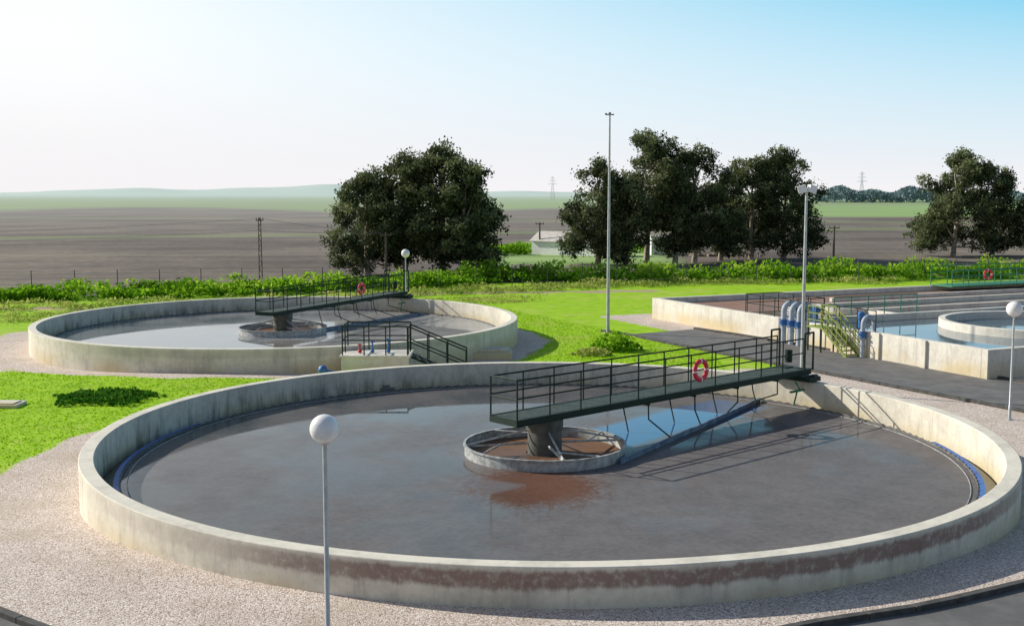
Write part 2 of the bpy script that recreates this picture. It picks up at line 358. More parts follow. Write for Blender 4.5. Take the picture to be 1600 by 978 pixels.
Kout=[(-28,22),(-20,14),(-15,11),(-10,9),(-2,8),(3,8),(8,10),(12,12),(17,14),(22,18),(26,24)]
sheet('service_road',K,Kout,M['asph'],.02,60,14)
def kerb(name,pts,h=.13,w=.16):
    mb=MB(); pts=np.array(pts,float); d=np.r_[0,np.cumsum(np.hypot(*np.diff(pts,axis=0).T))]; n=int(d[-1]/1.0)
    t=np.linspace(0,d[-1],n+1); q=np.stack([np.interp(t,d,pts[:,0]),np.interp(t,d,pts[:,1])],1)
    for a,c in zip(q[:-1],q[1:]):
        mm=(a+c)/2; dd=c-a; mb.box((mm[0],mm[1],float(gz(*mm))+h/2-.05),(math.hypot(*dd)-.012,w,h+.1),math.atan2(dd[1],dd[0]))
    return structure(mb.obj(name,M['kerb'],bevel=.012))
kerb('kerb',K)
kerb('kerb',[(5.2,66.6),(6.6,64.9),(8.3,61.3),(12.6,53.3),(19.2,41.4),(23.8,32.8)])
kerb('kerb',[(10.8,67.8),(12.7,65),(17.1,57.2),(22.1,48),(29.2,38.2)])
# ---------------------------------------------------------------- tanks
def tank(T,wmat,label,blue,cm):
    e=empty('settling_tank',(T[0],T[1],0),label,'water tank',group='circular settling tanks')
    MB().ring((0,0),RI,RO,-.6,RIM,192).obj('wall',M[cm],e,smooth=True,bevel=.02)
    MB().ring((0,0),11.86,RI,-.3,.2,128).obj('channel_floor',M['floor'],e)
    w=MB(); w.ring((0,0),11.8,11.84,.1,.53,192)
    n=400
    vs=[]
    for k in range(n):
        a=2*math.pi*k/n; z=.58 if k%2 else .53
        vs+=[(11.8*math.cos(a),11.8*math.sin(a),.53),(11.8*math.cos(a),11.8*math.sin(a),z+.002)]
    w.add(vs,[(2*k,2*((k+1)%n),2*((k+1)%n)+1,2*k+1) for k in range(n)])
    w.obj('weir',M['weirgrey'],e)
    if blue:
        for a0,a1 in ((160,226),(-46,6)):
            MB().ring((0,0),11.843,11.98,.30,.545,64,a0=math.radians(a0),a1=math.radians(a1)).obj('weir_cover',M['weirblue'],e)
    MB().ring((0,0),11.62,11.64,.3,.505,192).obj('scum_baffle',M['baffle'],e)
    o=MB().disc((0,0),11.8,.48,160).obj('water',wmat,None,(T[0],T[1],0)); structure(o)
    o=MB().ring((0,0),11.85,RI-.01,.2,.27,128).obj('water',M['ws'],None,(T[0],T[1],0)); structure(o)
    return e
tank(T1,M['w1'],'round concrete settling tank filled with murky grey water',True,'conc')
tank(T2,M['w2'],'round concrete settling tank with still reflective water beside the lawn',False,'concb')
def rail(mb,pts,h=1.05,sp=1.25,mids=(.55,),r=.024,toe=0):
    pts=[Vector(p) for p in pts]
    for a,c in zip(pts[:-1],pts[1:]):
        n=max(1,round((c-a).length/sp)); up=Vector((0,0,1))
        for k in range(n+1):
            p=a.lerp(c,k/n); mb.tube([p,p+up*h],r,6)
        for z in (h,)+tuple(mids): mb.tube([a+up*z,c+up*z],r*(1 if z<h else 1.15),6)
        if toe:
            d=c-a; mb.box(((a+c)/2+up*.07),(d.length,.012,.12),math.atan2(d.y,d.x))
def bridge(T,ang,plate,label):
    e=empty('scraper_bridge',(T[0],T[1],0),label,'walkway bridge',ang,group='rotating scraper bridges')
    x0,x1,W=-1.6,12.75,.56; D=1.73
    MB().box(((x0+x1)/2,0,D-.02),(x1-x0,1.04,.05)).obj('deck',M['grate'],e)
    for s in (-1,1):
        b=MB(); b.box(((x0+x1)/2,s*W,D-.08),(x1-x0,.03,.16)); b.box(((x0+x1)/2,s*W,D-.17),(x1-x0,.09,.02)); b.box(((x0+x1)/2,s*W,D+.010),(x1-x0,.09,.016))
        b.obj('side_beam',M['green'],e)
        r=MB(); rail(r,[(x0,s*(W+.01),D+.02),(x1-.5,s*(W+.01),D+.02)],h=1.12,mids=(.6,),r=.025); r.obj('railing',M['green'],e)
    r=MB(); rail(r,[(x0,-W,D+.03),(x0,W,D+.03)],h=1.12,sp=1.4,r=.025); r.box((x0-.02,0,D-.08),(.03,1.16,.19)); r.obj('end_railing',M['green'],e)
    c=MB(); c.tube([(0,0,-.3),(0,0,1.2)],.5,28); c.tube([(0,0,1.2),(0,0,1.57)],.54,28)
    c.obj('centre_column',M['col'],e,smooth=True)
    f=MB(); f.ring((0,0),2.32,2.35,.36,.80,72); f.ring((0,0),2.32,2.39,.77,.81,72)
    f.obj('feed_well',M['white'],e)
    s=MB()
    for k in range(4):
        a=math.pi/4+k*math.pi/2+.25; ca,sa=math.cos(a),math.sin(a)
        s.tube([(.5*ca,.5*sa,.80),(2.32*ca,2.32*sa,.78)],.035,6); s.tube([(.5*ca,.5*sa,1.2),(2.32*ca,2.32*sa,.81)],.03,6)
        a2=a+.5; s.tube([(1.3*ca,1.3*sa,.80),(2.3*math.cos(a2),2.3*math.sin(a2),.79)],.03,6)
    s.obj('spoke_frame',M['white'],e)
    MB().ring((0,0),.55,2.3,.4,.5,64).obj('scum_layer',M['foam'],e)
    R=Matrix.Rotation(-ang,2); A=R@Vector(plate[0]); B=R@Vector(plate[1]); d=B-A
    s=MB(); s.box(((A.x+B.x)/2,(A.y+B.y)/2,.52),(d.length,.03,.18),math.atan2(d.y,d.x)); s.box(((A.x+B.x)/2,(A.y+B.y)/2,.62),(d.length,.07,.015),math.atan2(d.y,d.x))
    s.obj('skimmer_plate',M['trough'],e)
    for k in range(4):
        s=MB(); q=A.lerp(B,.3+.62*k/3); t=max(3.2,q.x)
        s.tube([(t,-W,D-.16),(t,-W-.02,1.05),(q.x,q.y,.62)],.026,6)
        s.tube([(t+.0,W,D-.16),(t+.2,W+.05,1.0),(t+.1,W-.2,.5)],.026,6)
        s.box((t,0,D-.21),(.07,1.2,.07))
        s.obj('scraper_arm',M['green'],e)
    d=MB(); d.box((12.45,0,1.42),(.7,1.9,.16)); d.box((12.3,.25,1.62),(.5,.4,.3)); d.tube([(12.3,.1,1.95),(12.3,.1,2.4)],.14,12)
    for y in(-.72,.72):
        d.tube([(12.62,y,D),(12.62,y,D+1.35)],.04,6); d.tube([(12.1,y,D),(12.1,y,D+1.35)],.04,6); d.tube([(12.1,y,D+1.35),(12.62,y,D+1.35)],.04,6)
    d.obj('drive_carriage',M['green'],e)
    for y in(-.8,.8):
        MB().tube([(12.5,y,1.44),(12.72,y,1.44)],.14,20).obj('wheel',M['steel'],e)
    b=MB(); b.box((11.5,-.85,1.1),(.8,.10,.06)); b.tube([(11.5,-.85,1.1),(11.3,-.85,.6)],.03,6); b.tube([(11.7,-.6,1.4),(11.7,-.85,1.1)],.03,6); b.obj('scum_arm',M['green2'],e)
    return e
ANG1=math.atan2(8.55,9.54); ANG2=math.atan2(11.6,5.27)
bridge(T1,ANG1,((2.1,-1.4),(8.1,8.3)),'dark green railed scraper bridge across the murky tank')
bridge(T2,ANG2,((1.9,.6),(7.0,9.0)),'dark green railed scraper bridge over the reflective tank')
def lifebuoy(loc,rz,label):
    mb=MB(); n,k=40,12; R,r=.30,.085
    vs=[]
    for i in range(n):
        a=2*math.pi*i/n
        for j in range(k):
            t=2*math.pi*j/k; q=R+r*math.cos(t); vs.append((q*math.cos(a),r*math.sin(t)*.75,q*math.sin(a)))
    for i in range(n):
        mm=1 if (i%10)<1 else 0
        for j in range(k): mb.f.append((i*k+j,i*k+(j+1)%k,((i+1)%n)*k+(j+1)%k,((i+1)%n)*k+j)); mb.m.append(mm)
    mb.v=vs
    o=mb.obj('lifebuoy',[M['red'],M['paint']],None,loc,smooth=True); o.rotation_euler=(0,0,rz); return tag(o,label,'lifebuoy')
def on(T,ang,u,v): return (T[0]+u*math.cos(ang)-v*math.sin(ang),T[1]+u*math.sin(ang)+v*math.cos(ang))
q=on(T1,ANG1,6.3,-.69); lifebuoy((q[0],q[1],2.36),ANG1,'red lifebuoy with pale bands hanging on bridge railing')
q=on(T2,ANG2,7.0,-.69); lifebuoy((q[0],q[1],2.36),ANG2,'red lifebuoy hanging on the bridge rail over still water')
fb=MB(); fb.box((0,0,0),(.75,.3,.1)); fb.box((.05,.0,.1),(.3,.22,.1)); fb.tube([(-.3,0,.05),(-.55,.1,.02)],.03,6)
tag(fb.obj('scum_float',M['float'],None,(-4.95,44.2,.5),bevel=.01),'small grey scum float lying on the murky water','float')
# ---------------------------------------------------------------- lamps / poles
def globe_lamp(x,y,zc,r,label):
    z=float(gz(x,y)); e=empty('street_lamp',(x,y,z),label,'street lamp',group='white globe street lamps'); h=zc-z
    p=MB(); p.tube([(0,0,0),(0,0,.5),(0,0,.52),(0,0,h-r*.95)],[.055,.055,.042,.036],14); p.tube([(0,0,0),(0,0,.03)],.13,14); p.obj('pole',M['galv'],e,smooth=True)
    c=MB(); c.tube([(0,0,h-r*1.12),(0,0,h-r*.9)],[.05,.1],16); c.obj('collar',M['galv'],e,smooth=True)
    MB().sphere((0,0,h),r,32,20).obj('globe',M['globe'],e,smooth=True)
globe_lamp(-2.98,18.0,4.36,.232,'white globe lamp on grey pole standing in gravel')
globe_lamp(17.8,40.6,3.97,.275,'white globe lamp on grey pole beside the asphalt road')
globe_lamp(-7.1,76.8,4.02,.28,'white globe lamp standing behind the reflective tank')
e=empty('mast',(5.55,66.2,0),'very tall slender grey mast standing on the lawn','mast')
p=MB(); p.tube([(0,0,0),(0,0,12.5)],[.11,.05],12); p.tube([(0,0,0),(0,0,.04)],.25,12); p.obj('pole',M['galv'],e,smooth=True)
p=MB(); p.tube([(-.25,0,12.45),(.25,0,12.45)],.035,8); p.sphere((0,0,12.52),.07,12,8); p.box((-.22,0,12.5),(.1,.08,.06)); p.obj('lightning_rod_head',M['steel'],e)
e=empty('floodlight_pole',(11.85,46.6,0),'grey pole with twin floodlights beside the tank','floodlight')
p=MB(); p.tube([(0,0,0),(0,0,8.2)],[.085,.05],12); p.tube([(0,0,0),(0,0,.04)],.2,12); p.obj('pole',M['galv'],e,smooth=True)
for sx in(-1,1):
    p=MB(); p.box((sx*.2,-.05,8.22),(.3,.26,.26),sx*.4,ry=sx*.3); p.box((sx*.22,-.19,8.2),(.34,.04,.3),sx*.4,ry=sx*.3); p.tube([(0,0,8.1),(sx*.2,0,8.14)],.03,6); p.obj('floodlight',M['paint'],e,bevel=.01)
# ---------------------------------------------------------------- valve platform between the tanks
e=empty('valve_platform',(-5.9,50.0,0),'concrete valve chamber with dark green railings and steps','platform')
p=MB(); p.box((0,0,.45),(2.9,1.8,1.1)); p.box((0,0,1.05),(3.05,1.95,.1)); p.obj('chamber',M['conc2'],e,bevel=.015)
p=MB(); rail(p,[(1.4,.85,1.1),(-1.4,.85,1.1),(-1.4,-.85,1.1),(1.4,-.85,1.1)],sp=.95,h=1.25,mids=(.65,),r=.03); p.obj('railing',M['green'],e)
for yy in(-.45,.45):
    p=MB(); rail(p,[(1.4,yy,1.1),(3.9,yy,.05)],sp=.8,h=1.2,r=.03); p.obj('stair_railing',M['green'],e)
p=MB()
for k in range(6): p.box((1.7+k*.35,0,.95-k*.16),(.3,.85,.04))
for yy in(-.43,.43): p.tube([(1.45,yy,1.0),(3.8,yy,.0)],.05,6)
p.obj('stairs',M['green'],e)
for i,(xx,mm) in enumerate(((-.75,'redv'),(-.2,'blue'),(.5,'blue'))):
    p=MB(); p.tube([(xx,-.1,1.1),(xx,-.1,1.45+.12*i)],.035,10); p.sphere((xx,-.1,1.18),.09,14,8)
    p.tube([(xx+.11*math.cos(t*math.pi/6),-.1+.11*math.sin(t*math.pi/6),1.47+.12*i) for t in range(13)],.015,6); p.obj('valve',M[mm],e,smooth=True)
p=MB(); p.box((0,0,.16),(2.6,1.5,.36)); p.box((.2,.1,.4),(1.9,1.0,.12)); tag(p.obj('concrete_cover',M['conc2'],None,(-1.3,56.0,0),bevel=.02),'low pale concrete chamber cover beside the round tank','concrete cover')
p=MB(); p.box((0,0,.06),(1.5,1.0,.14)); p.box((0,0,.15),(1.2,.75,.05)); o=tag(p.obj('manhole_slab',M['conc2'],None,(-19.4,43.2,0),bevel=.01),'flat white concrete manhole slab in the grass','manhole cover')
p=MB(); p.tube([(0,0,0),(0,0,.35)],.16,14); p.sphere((0,0,.4),.2,14,8); p.tube([(0,0,.3),(.45,-.1,.3)],.1,10); tag(p.obj('hydrant',M['blue'],None,(-8.0,48.2,float(gz(-8,48.2))),smooth=True),'small blue pipe valve by the tank wall','valve')
# ---------------------------------------------------------------- rectangular basin
e=empty('treatment_basin',(P0[0],P0[1],0),'large pale concrete treatment basin divided by partition walls','treatment basin',AANG)
LEN,DEP=26.8,40.0
def lw(name,x0,y0,x1,y1,z1,th=.36,mat='conc2'):
    d=math.hypot(x1-x0,y1-y0); mb=MB(); mb.box(((x0+x1)/2,(y0+y1)/2,z1/2-.15),(d,th,z1+.3),math.atan2(y1-y0,x1-x0)); return mb.obj(name,M[mat],e,bevel=.02)
lw('outer_wall',.36,0,LEN,0,RIM); lw('outer_wall',.18,-.18,.18,DEP,RIM+.003); lw('outer_wall',LEN+.18,-.18,LEN+.18,DEP,RIM+.003); lw('outer_wall',.36,DEP,LEN,DEP,RIM)
lw('partition_wall',4.0,11,4.0,DEP-.2,RIM-.10,.28); lw('partition_wall',7.2,5,7.2,DEP-.2,RIM-.06,.3); lw('partition_wall',10.6,8,10.6,DEP-.2,RIM-.08,.3); lw('partition_wall',13.6,.2,13.6,DEP-.2,RIM-.03,.3)
mb=MB(); mb.ring((8.9,8.1),1.55,1.85,-.2,RIM-.055,40,a0=math.pi,a1=2*math.pi); mb.obj('curved_partition',M['conc2'],e,smooth=True)
mb=MB(); mb.ring((20.2,11.4),4.85,5.2,-.2,RIM+.02,96); mb.obj('circular_wall',M['conc2'],e,smooth=True,bevel=.02)
def bw(x0,x1,y0,y1,z,mat):
    mb=MB(); mb.add([(x0,y0,0),(x1,y0,0),(x1,y1,0),(x0,y1,0)],[(0,1,2,3)]); o=mb.obj('water',M[mat],None,(P0[0],P0[1],z)); o.rotation_euler=(0,0,AANG); structure(o)
bw(.3,7.15,.1,DEP-.1,.95,'wb'); bw(7.25,10.55,.1,DEP-.1,.93,'wg'); bw(10.65,13.5,.1,DEP-.1,.90,'wb'); bw(10.55,10.65,.1,7.9,.925,'wg'); bw(13.7,LEN,.1,DEP-.1,.9,'wc')
lw('cross_wall',10.8,8,13.5,8,RIM-.09,.3)
for xx in (20.5,23.5): MB().box((xx,-.24,.65),(.3,.12,1.3)).obj('buttress',M['conc2'],e)
def at(s,t,z=0): p=BP(s,t); return (p[0],p[1],z)
def railthing(name,pts,mat,label,cat='railing',**k):
    o0=Vector(pts[0]); mb=MB(); rail(mb,[Vector(p)-Vector((o0.x,o0.y,0)) for p in pts],**k)
    return tag(mb.obj(name,M[mat],None,(o0.x,o0.y,0)),label,cat)
railthing('guard_railing',[at(9.8,0,1.3),at(9.8,2.2,1.3)],'green','dark green guard rail on the basin edge')
railthing('guard_railing',[at(9.8,-.1,1.3),at(20.2,-.1,1.3)],'green','long dark green guard rail on the basin wall')
railthing('guard_railing',[at(13.75,2.2,1.3),at(13.75,.3,1.3)],'green','dark green guard rail beside the grey pipes')
railthing('guard_railing',[at(9.8,2.2,1.3),at(13.7,2.2,1.3)],'green','dark green guard rail above the foamy water')
railthing('guard_railing',[at(13.6,3,1.28),at(13.6,9,1.28)],'green2','green guard rail along a basin partition wall',r=.03)
railthing('guard_railing',[at(.2,23.5,1.32),at(.2,39.5,1.32)],'green2','bright green guard rail along the basin walkway',h=1.4,sp=1.6,r=.035,mids=(.5,.95))
railthing('guard_railing',[at(2.2,23.5,1.32),at(2.2,39.5,1.32)],'green2','bright green guard rail above the brown water',h=1.2,sp=1.6,r=.035,mids=(.4,.8))
mb=MB(); mb.box((0,0,0),(2.0,16,.10)); o=mb.obj('walkway_slab',M['green2'],None,(0,0,0),bevel=.01); c=BP(1.3,31.5); o.location=(c[0],c[1],1.31+.05); o.rotation_euler=(0,0,AANG); tag(o,'narrow green walkway above the basin water','walkway')
p=BP(2.3,26.9); lifebuoy((p[0],p[1],2.15),math.atan2(bV[1],bV[0])-.3,'red lifebuoy hanging on bright green railing')
e2=empty('basin_stairs',(*BP(17.6,-.75),0),'steel stairs with yellow green railings climbing the basin wall','stairs',AANG)
mb=MB()
for k in range(7): mb.box((.2+k*.25,0,1.2-k*.18),(.23,.8,.04))
for y in(-.42,.42): mb.tube([(0,y,1.25),(1.8,y,.0)],.06,6)
mb.box((-.6,0,1.27),(1.2,.9,.06)); mb.obj('steps',M['olive'],e2)
for y in(-.42,.42):
    mb=MB(); rail(mb,[(-1.1,y,1.28),(0,y,1.28),(1.8,y,.02)],sp=.45,r=.028,mids=(.35,.7)); mb.obj('railing',M['olive'],e2)
for xx in(-1.1,-.1):
    for y in(-.4,.4): MB().tube([(xx,y,0),(xx,y,1.25)],.04,6).obj('leg',M['green'],e2)
def goose(s,h,t0,t1,label,r=.16,z0=0):
    o=BP(s,0); e=empty('sludge_pipe',(o[0],o[1],0),label,'pipe',AANG,group='grey gooseneck pipes over the basin wall')
    R=(t1-t0)/2; c=(t0+t1)/2; pts=[(0,t0,.0),(0,t0,h-R)]+[(0,c-R*math.cos(math.pi*k/12),h-R+R*math.sin(math.pi*k/12)) for k in range(1,12)]+[(0,t1,h-R),(0,t1,.7)]
    MB().tube(pts,r,18).obj('pipe',M['pipe'],e,smooth=True)
    f=MB(); f.tube([(0,t0,1.00),(0,t0,1.04)],r*1.55,20); f.tube([(0,t0,1.26),(0,t0,1.30)],r*1.55,20); f.tube([(0,t0,1.04),(0,t0,1.26)],r*1.2,16); f.tube([(0,t0,1.14),(0,t0-.28,1.14)],.04,8); f.obj('flange_valve',M['blue'],e,smooth=True)
    MB().tube([(0,t1,1.45),(0,t1,1.52)],r*1.6,20).obj('flange',M['pipe'],e,smooth=True)
for s in (13.6,14.25,14.9): goose(s,2.15,-.42,.42,'pale blue grey gooseneck pipe with blue valve over basin wall',.15)
goose(19.6,2.0,-.35,.35,'lone pale grey gooseneck pipe beside the steel stairs',.11)
for s in (15.6,19.0):
    mb=MB(); mb.tube([(0,0,0),(0,0,.5)],.14,16); mb.tube([(0,0,.5),(0,0,.8)],[.17,.17],16); mb.sphere((0,0,.82),.17,16,8,sz=.5); mb.box((.2,0,.65),(.15,.15,.2)); o=mb.obj('pump_motor',M['blue'],None,(*BP(s,.05),RIM),smooth=True); tag(o,'blue vertical pump motor standing on the basin wall','pump',group='blue pump motors')
# ---------------------------------------------------------------- trees
def tree(x,y,r,top,bot,label,seed,dens=1.0,lean=0,name='eucalyptus_tree'):
    rs=np.random.default_rng(seed)
    e=empty(name,(x,y,0),label,'tree',group='dark eucalyptus trees')
    H=top-bot; nl=int(15+r*4.3); lobes=[]
    for i in range(nl):
        h=(i+.5)/nl; env=math.sin(math.pi*min(1,(h*.78+.19)))**.5
        a=rs.uniform(0,2*math.pi); lr=r*rs.uniform(.21,.37)*(1-.2*h); rad=max(0,env*r-lr*.6)*math.sqrt(rs.uniform(.1,1.12))
        lobes.append((rad*math.cos(a)+lean*h,rad*math.sin(a),bot+lr*.6+h*(H-lr*1.55)+rs.normal()*.2,lr))
    lobes.append((lean+rs.uniform(-.25,.25)*r,0,top-r*.26,r*.26))
    P=[];Tn=[]
    for (lx,ly,lz,lr) in lobes:
        nc=int(13*lr*lr/1.6*dens)+7; lt=rs.normal()*.1
        for _ in range(nc):
            d=rs.normal(size=3); d/=np.linalg.norm(d); rr=lr*rs.uniform(.45,1.12); c=np.array((lx,ly,lz))+d*rr*np.array((1.05,1.05,.85))
            n=int(rs.integers(22,42)); sp=rs.uniform(.18,.36)
            P.append(c+rs.normal(size=(n,3))*sp*np.array((1,1,.8))); tt=np.clip(.36+lt+.3*d[2]-.12*d[0]+rs.normal()*.16,0,1); Tn.append(np.clip(tt+rs.normal(size=n)*.12,0,1))  # lobe tops and sunward side lighter: sunlight put into the leaf tint
    P=np.concatenate(P);Tn=np.concatenate(Tn)
    k=P[:,2]>.1; P=P[k];Tn=Tn[k]
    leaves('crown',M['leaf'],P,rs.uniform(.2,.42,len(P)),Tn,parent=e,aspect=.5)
    t=MB(); fork=bot+H*.12
    t.tube([(0,0,-.1),(.1,0,fork*.5),(lean*.2,.05,fork),(lean*.6,0,bot+H*.45),(lean,0,bot+H*.8)],[.38,.3,.26,.16,.05],10)
    for (lx,ly,lz,lr) in lobes[::2]:
        z0=max(fork*.6,lz-rs.uniform(1.5,3.2)); t.tube([(lean*.2,0,z0),(lx*.45,ly*.45,(z0+lz)/2-.2),(lx*.9,ly*.9,lz)],[.14,.09,.04],6)
    t.obj('trunk',M['bark'],e,smooth=True)
    return e
LB='dense dark green eucalyptus tree behind the hedge'
tree(-14.0,111,4.3,10.4,.4,LB,1); tree(-10.6,113,4.9,12.0,.9,LB,2); tree(-6.8,112,5.4,12.9,.9,LB,3,1,.3); tree(-4.6,110,4.3,10.9,.6,'dense dark eucalyptus with a drooping lower side',4)
LC='low bushy eucalyptus below taller trees'
tree(9.6,129,4.5,11.6,.6,'dark eucalyptus tree beside the white farm shed',5); tree(15.3,131,5.0,15.2,3.6,'tall eucalyptus with a visible pale trunk',6,.95,.4); tree(20.9,132,4.9,13.6,1.0,'dark eucalyptus in a row behind the hedge',7,1)
tree(12.6,128,3.9,9.5,.4,LC,15); tree(18.4,130,3.6,9.6,1.2,LC,16,.9); tree(24.6,136,3.8,10.2,.8,LC,17,.9)
tree(28.8,139,4.9,12.6,.8,'broad dark eucalyptus standing alone near a field',8,1); tree(33.0,140,5.3,13.7,.5,'broad dark eucalyptus standing alone near a field',9,1)
tree(55.5,145,5.8,13.6,.5,'tall rounded eucalyptus at the field edge',10,1,.8); tree(60.8,146,4.4,11.9,.6,'smaller eucalyptus at the field edge',11,1); tree(66.6,146,3.6,11,1.0,'eucalyptus tree at the end of the row',12,.95)
# hedges
def band(name,path,halfw,h,n,mat,size,seed,lump=1.2):
    rs=np.random.default_rng(seed); path=np.array(path,float); d=np.r_[0,np.cumsum(np.hypot(*np.diff(path,axis=0).T))]
    nc=int(n/30); t=rs.uniform(0,d[-1],nc); cx=np.interp(t,d,path[:,0])+rs.normal(size=nc)*.3; cy=np.interp(t,d,path[:,1])+rs.uniform(-halfw,halfw,nc)
    hh=h*(.55+.45*np.sin(t*.9+cy)*np.sin(t*.37+1))*rs.uniform(.6,1.15,nc)
    P=np.repeat(np.stack([cx,cy,np.zeros(nc)],1),30,0); P[:,:2]+=rs.normal(size=(len(P),2))*lump*.35
    P[:,2]=np.repeat(hh,30)*np.sqrt(rs.uniform(0.02,1,len(P)))+.03
    tint=np.clip(np.repeat(rs.normal(.42,.2,nc)+.2*np.sin(t*.23)*np.sin(t*.51+2),30)+(P[:,2]/h-.5)*.35+rs.normal(size=len(P))*.1,0,1)
    o=leaves(name,mat,P,rs.uniform(size*.6,size*1.3,len(P)),tint,aspect=.6); o['kind']='stuff'; return o
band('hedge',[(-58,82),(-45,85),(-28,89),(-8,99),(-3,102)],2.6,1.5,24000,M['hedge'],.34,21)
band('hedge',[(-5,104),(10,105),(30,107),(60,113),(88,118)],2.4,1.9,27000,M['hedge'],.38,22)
band('dry_weeds',[(-50,78),(-35,80),(-20,84),(-5,92),(8,99),(20,103),(34,103)],2.2,.7,12000,M['dry'],.22,23)
band('dry_weeds',[(-34,72),(-28,75),(-20,79),(-8,82),(2,88)],3.0,.3,9000,M['dry'],.14,24)
band('field_scrub',[(-6,150),(6,158),(22,160)],6,1.6,5000,M['hedge'],.5,25)
def clump(name,x,y,rx,ry,h,n,mat,size,label,cat='plant',flat=0):
    rs=np.random.default_rng(int(abs(x*100))); a=rs.uniform(0,2*math.pi,n); rr=np.sqrt(rs.uniform(0,1,n))*(1+.18*np.sin(a*5)+.1*np.sin(a*11))
    P=np.stack([rx*rr*np.cos(a),ry*rr*np.sin(a),h*np.sqrt(rs.uniform(0,1,n))*(1-.5*rr**2)*(.7+.3*np.sin(rr*9+a*3))+.02],1)
    o=leaves(name,mat,P,rs.uniform(size*.6,size*1.3,n),np.clip(.3+P[:,2]/h*.4+rs.normal(size=n)*.15,0,1),flat,loc=(x,y,float(gz(x,y))),aspect=.6); return tag(o,label,cat)
clump('ground_cover_plant',-15.9,44.6,1.9,1.6,.28,1300,M['cover'],.2,'low dark green creeping plant on the lawn')
clump('shrub',5.3,58.8,1.2,1.0,1.0,700,M['hedge'],.26,'leafy green shrub at the lawn edge')
clump('shrub',4.0,56.9,.9,.7,.4,350,M['dry'],.2,'small yellowish green shrub at the lawn edge')
def blades(name,X,Y,mat,h0,h1,seed):
    rs=np.random.default_rng(seed); n=len(X); hh=rs.uniform(h0,h1,n); ww=rs.uniform(.02,.045,n); an=rs.uniform(0,math.pi,n); Z=gz(X,Y)
    dx=np.cos(an)*ww; dy=np.sin(an)*ww; lx=rs.normal(size=n)*.03; ly=rs.normal(size=n)*.03
    Vq=np.empty((n,4,3)); Vq[:,0]=np.stack([X-dx,Y-dy,Z],1); Vq[:,1]=np.stack([X+dx,Y+dy,Z],1); Vq[:,2]=np.stack([X+dx*.4+lx,Y+dy*.4+ly,Z+hh],1); Vq[:,3]=np.stack([X-dx*.6+lx,Y-dy*.6+ly,Z+hh*.9],1)
    o=npmesh(name,mat,Vq,np.clip(rs.normal(.5,.2,n),0,1)); o['kind']='stuff'
rs=np.random.default_rng(5); n=45000
X=rs.uniform(-24,10,n*2); Y=rs.uniform(30,82,n*2)
gm,sm,lm,_,_,_=masks(X,Y); d2=np.hypot(X-T2[0],Y-T2[1]); d1=np.hypot(X-T1[0],Y-T1[1])
k=(gm<.4)&(sm<.3)&(d2>13.2)&(d1>13.2)&(X< 6.5-(Y-66)*.5)&((Y<64)|(X>-2)|(X<-20)); blades('grass',X[k][:n],Y[k][:n],M['blade'],.015,.06,5)
# distant woodland
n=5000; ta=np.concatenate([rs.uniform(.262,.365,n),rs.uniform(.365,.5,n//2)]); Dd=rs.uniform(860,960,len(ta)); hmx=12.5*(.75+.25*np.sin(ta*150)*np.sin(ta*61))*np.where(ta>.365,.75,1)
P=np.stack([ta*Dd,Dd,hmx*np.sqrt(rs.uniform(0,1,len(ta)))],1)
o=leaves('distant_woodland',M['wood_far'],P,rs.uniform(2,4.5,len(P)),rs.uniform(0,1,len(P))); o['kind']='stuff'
# ---------------------------------------------------------------- fence
e=empty('wire_fence',(0,0,0),'grey wire mesh fence with slim posts beside the hedge','fence')
fp=np.array([(-50,87),(-28,91.5),(-8,95),(10,101),(30,103.5),(60,109)],float); d=np.r_[0,np.cumsum(np.hypot(*np.diff(fp,axis=0).T))]; tt=np.arange(0,d[-1],3.2)
fx=np.interp(tt,d,fp[:,0]);fy=np.interp(tt,d,fp[:,1]); wm=MB()
for i,(x,y) in enumerate(zip(fx,fy)):
    MB().tube([(0,0,0),(0,0,2.0)],.035,6).obj('fence_post',M['steel'],e,(x,y,0))
    if i:
        for z in (.1,.5,.9,1.3,1.7,1.95): wm.tube([(fx[i-1],fy[i-1],z),(x,y,z)],.009,4)
wm.obj('fence_wire',M['steel'],e)
def upole(x,y,h,label,lattice=False):
    e=empty('utility_pole',(x,y,0),label,'utility pole',group='utility poles')
    p=MB()
    if lattice:
        for s in(-1,1): p.tube([(s*.15,0,0),(s*.1,0,h)],.045,6)
        k=12
        for i in range(k):
            z0=h*i/k;z1=h*(i+1)/k; w0=.15-.05*i/k; w1=.15-.05*(i+1)/k; sg=1 if i%2 else -1
            p.tube([(sg*w0,0,z0),(-sg*w1,0,z1)],.03,5)
        p.obj('post',M['wood'],e)
    else: p.tube([(0,0,0),(0,0,h)],[.15,.09],10); p.obj('post',M['wood'],e,smooth=True)
    cw=.7 if lattice else 1.1
    c=MB(); c.box((0,0,h-.25),(cw,.08,.1))
    for xx in(-cw*.44,0,cw*.44): c.tube([(xx,0,h-.2),(xx,0,h)],[.05,.03],8)
    c.obj('crossarm',M['wood'],e)
upole(-23.6,108,5.7,'grey lattice utility pole in the ploughed field',True)
upole(-11.6,106,4.4,'wooden utility pole in front of dark trees'); upole(3.6,150,4.2,'wooden utility pole near the white shed'); upole(33.5,120,4.6,'wooden utility pole near the hedge')
def cable(a,b_,sag,label):
    a=Vector(a);b_=Vector(b_); pts=[(a.lerp(b_,t/24)+Vector((0,0,-sag*4*(t/24)*(1-t/24))))-a for t in range(25)]
    tag(MB().tube(pts,.014,5).obj('overhead_cable',M['cable'],None,a),label,'cable',group='overhead cables')
cable((-23.9,108,5.6),(-75,104,4.2),.5,'thin dark overhead cable above the ploughed field'); cable((-23.3,108,5.6),(-12.1,106,4.38),.15,'thin dark overhead cable between two poles')
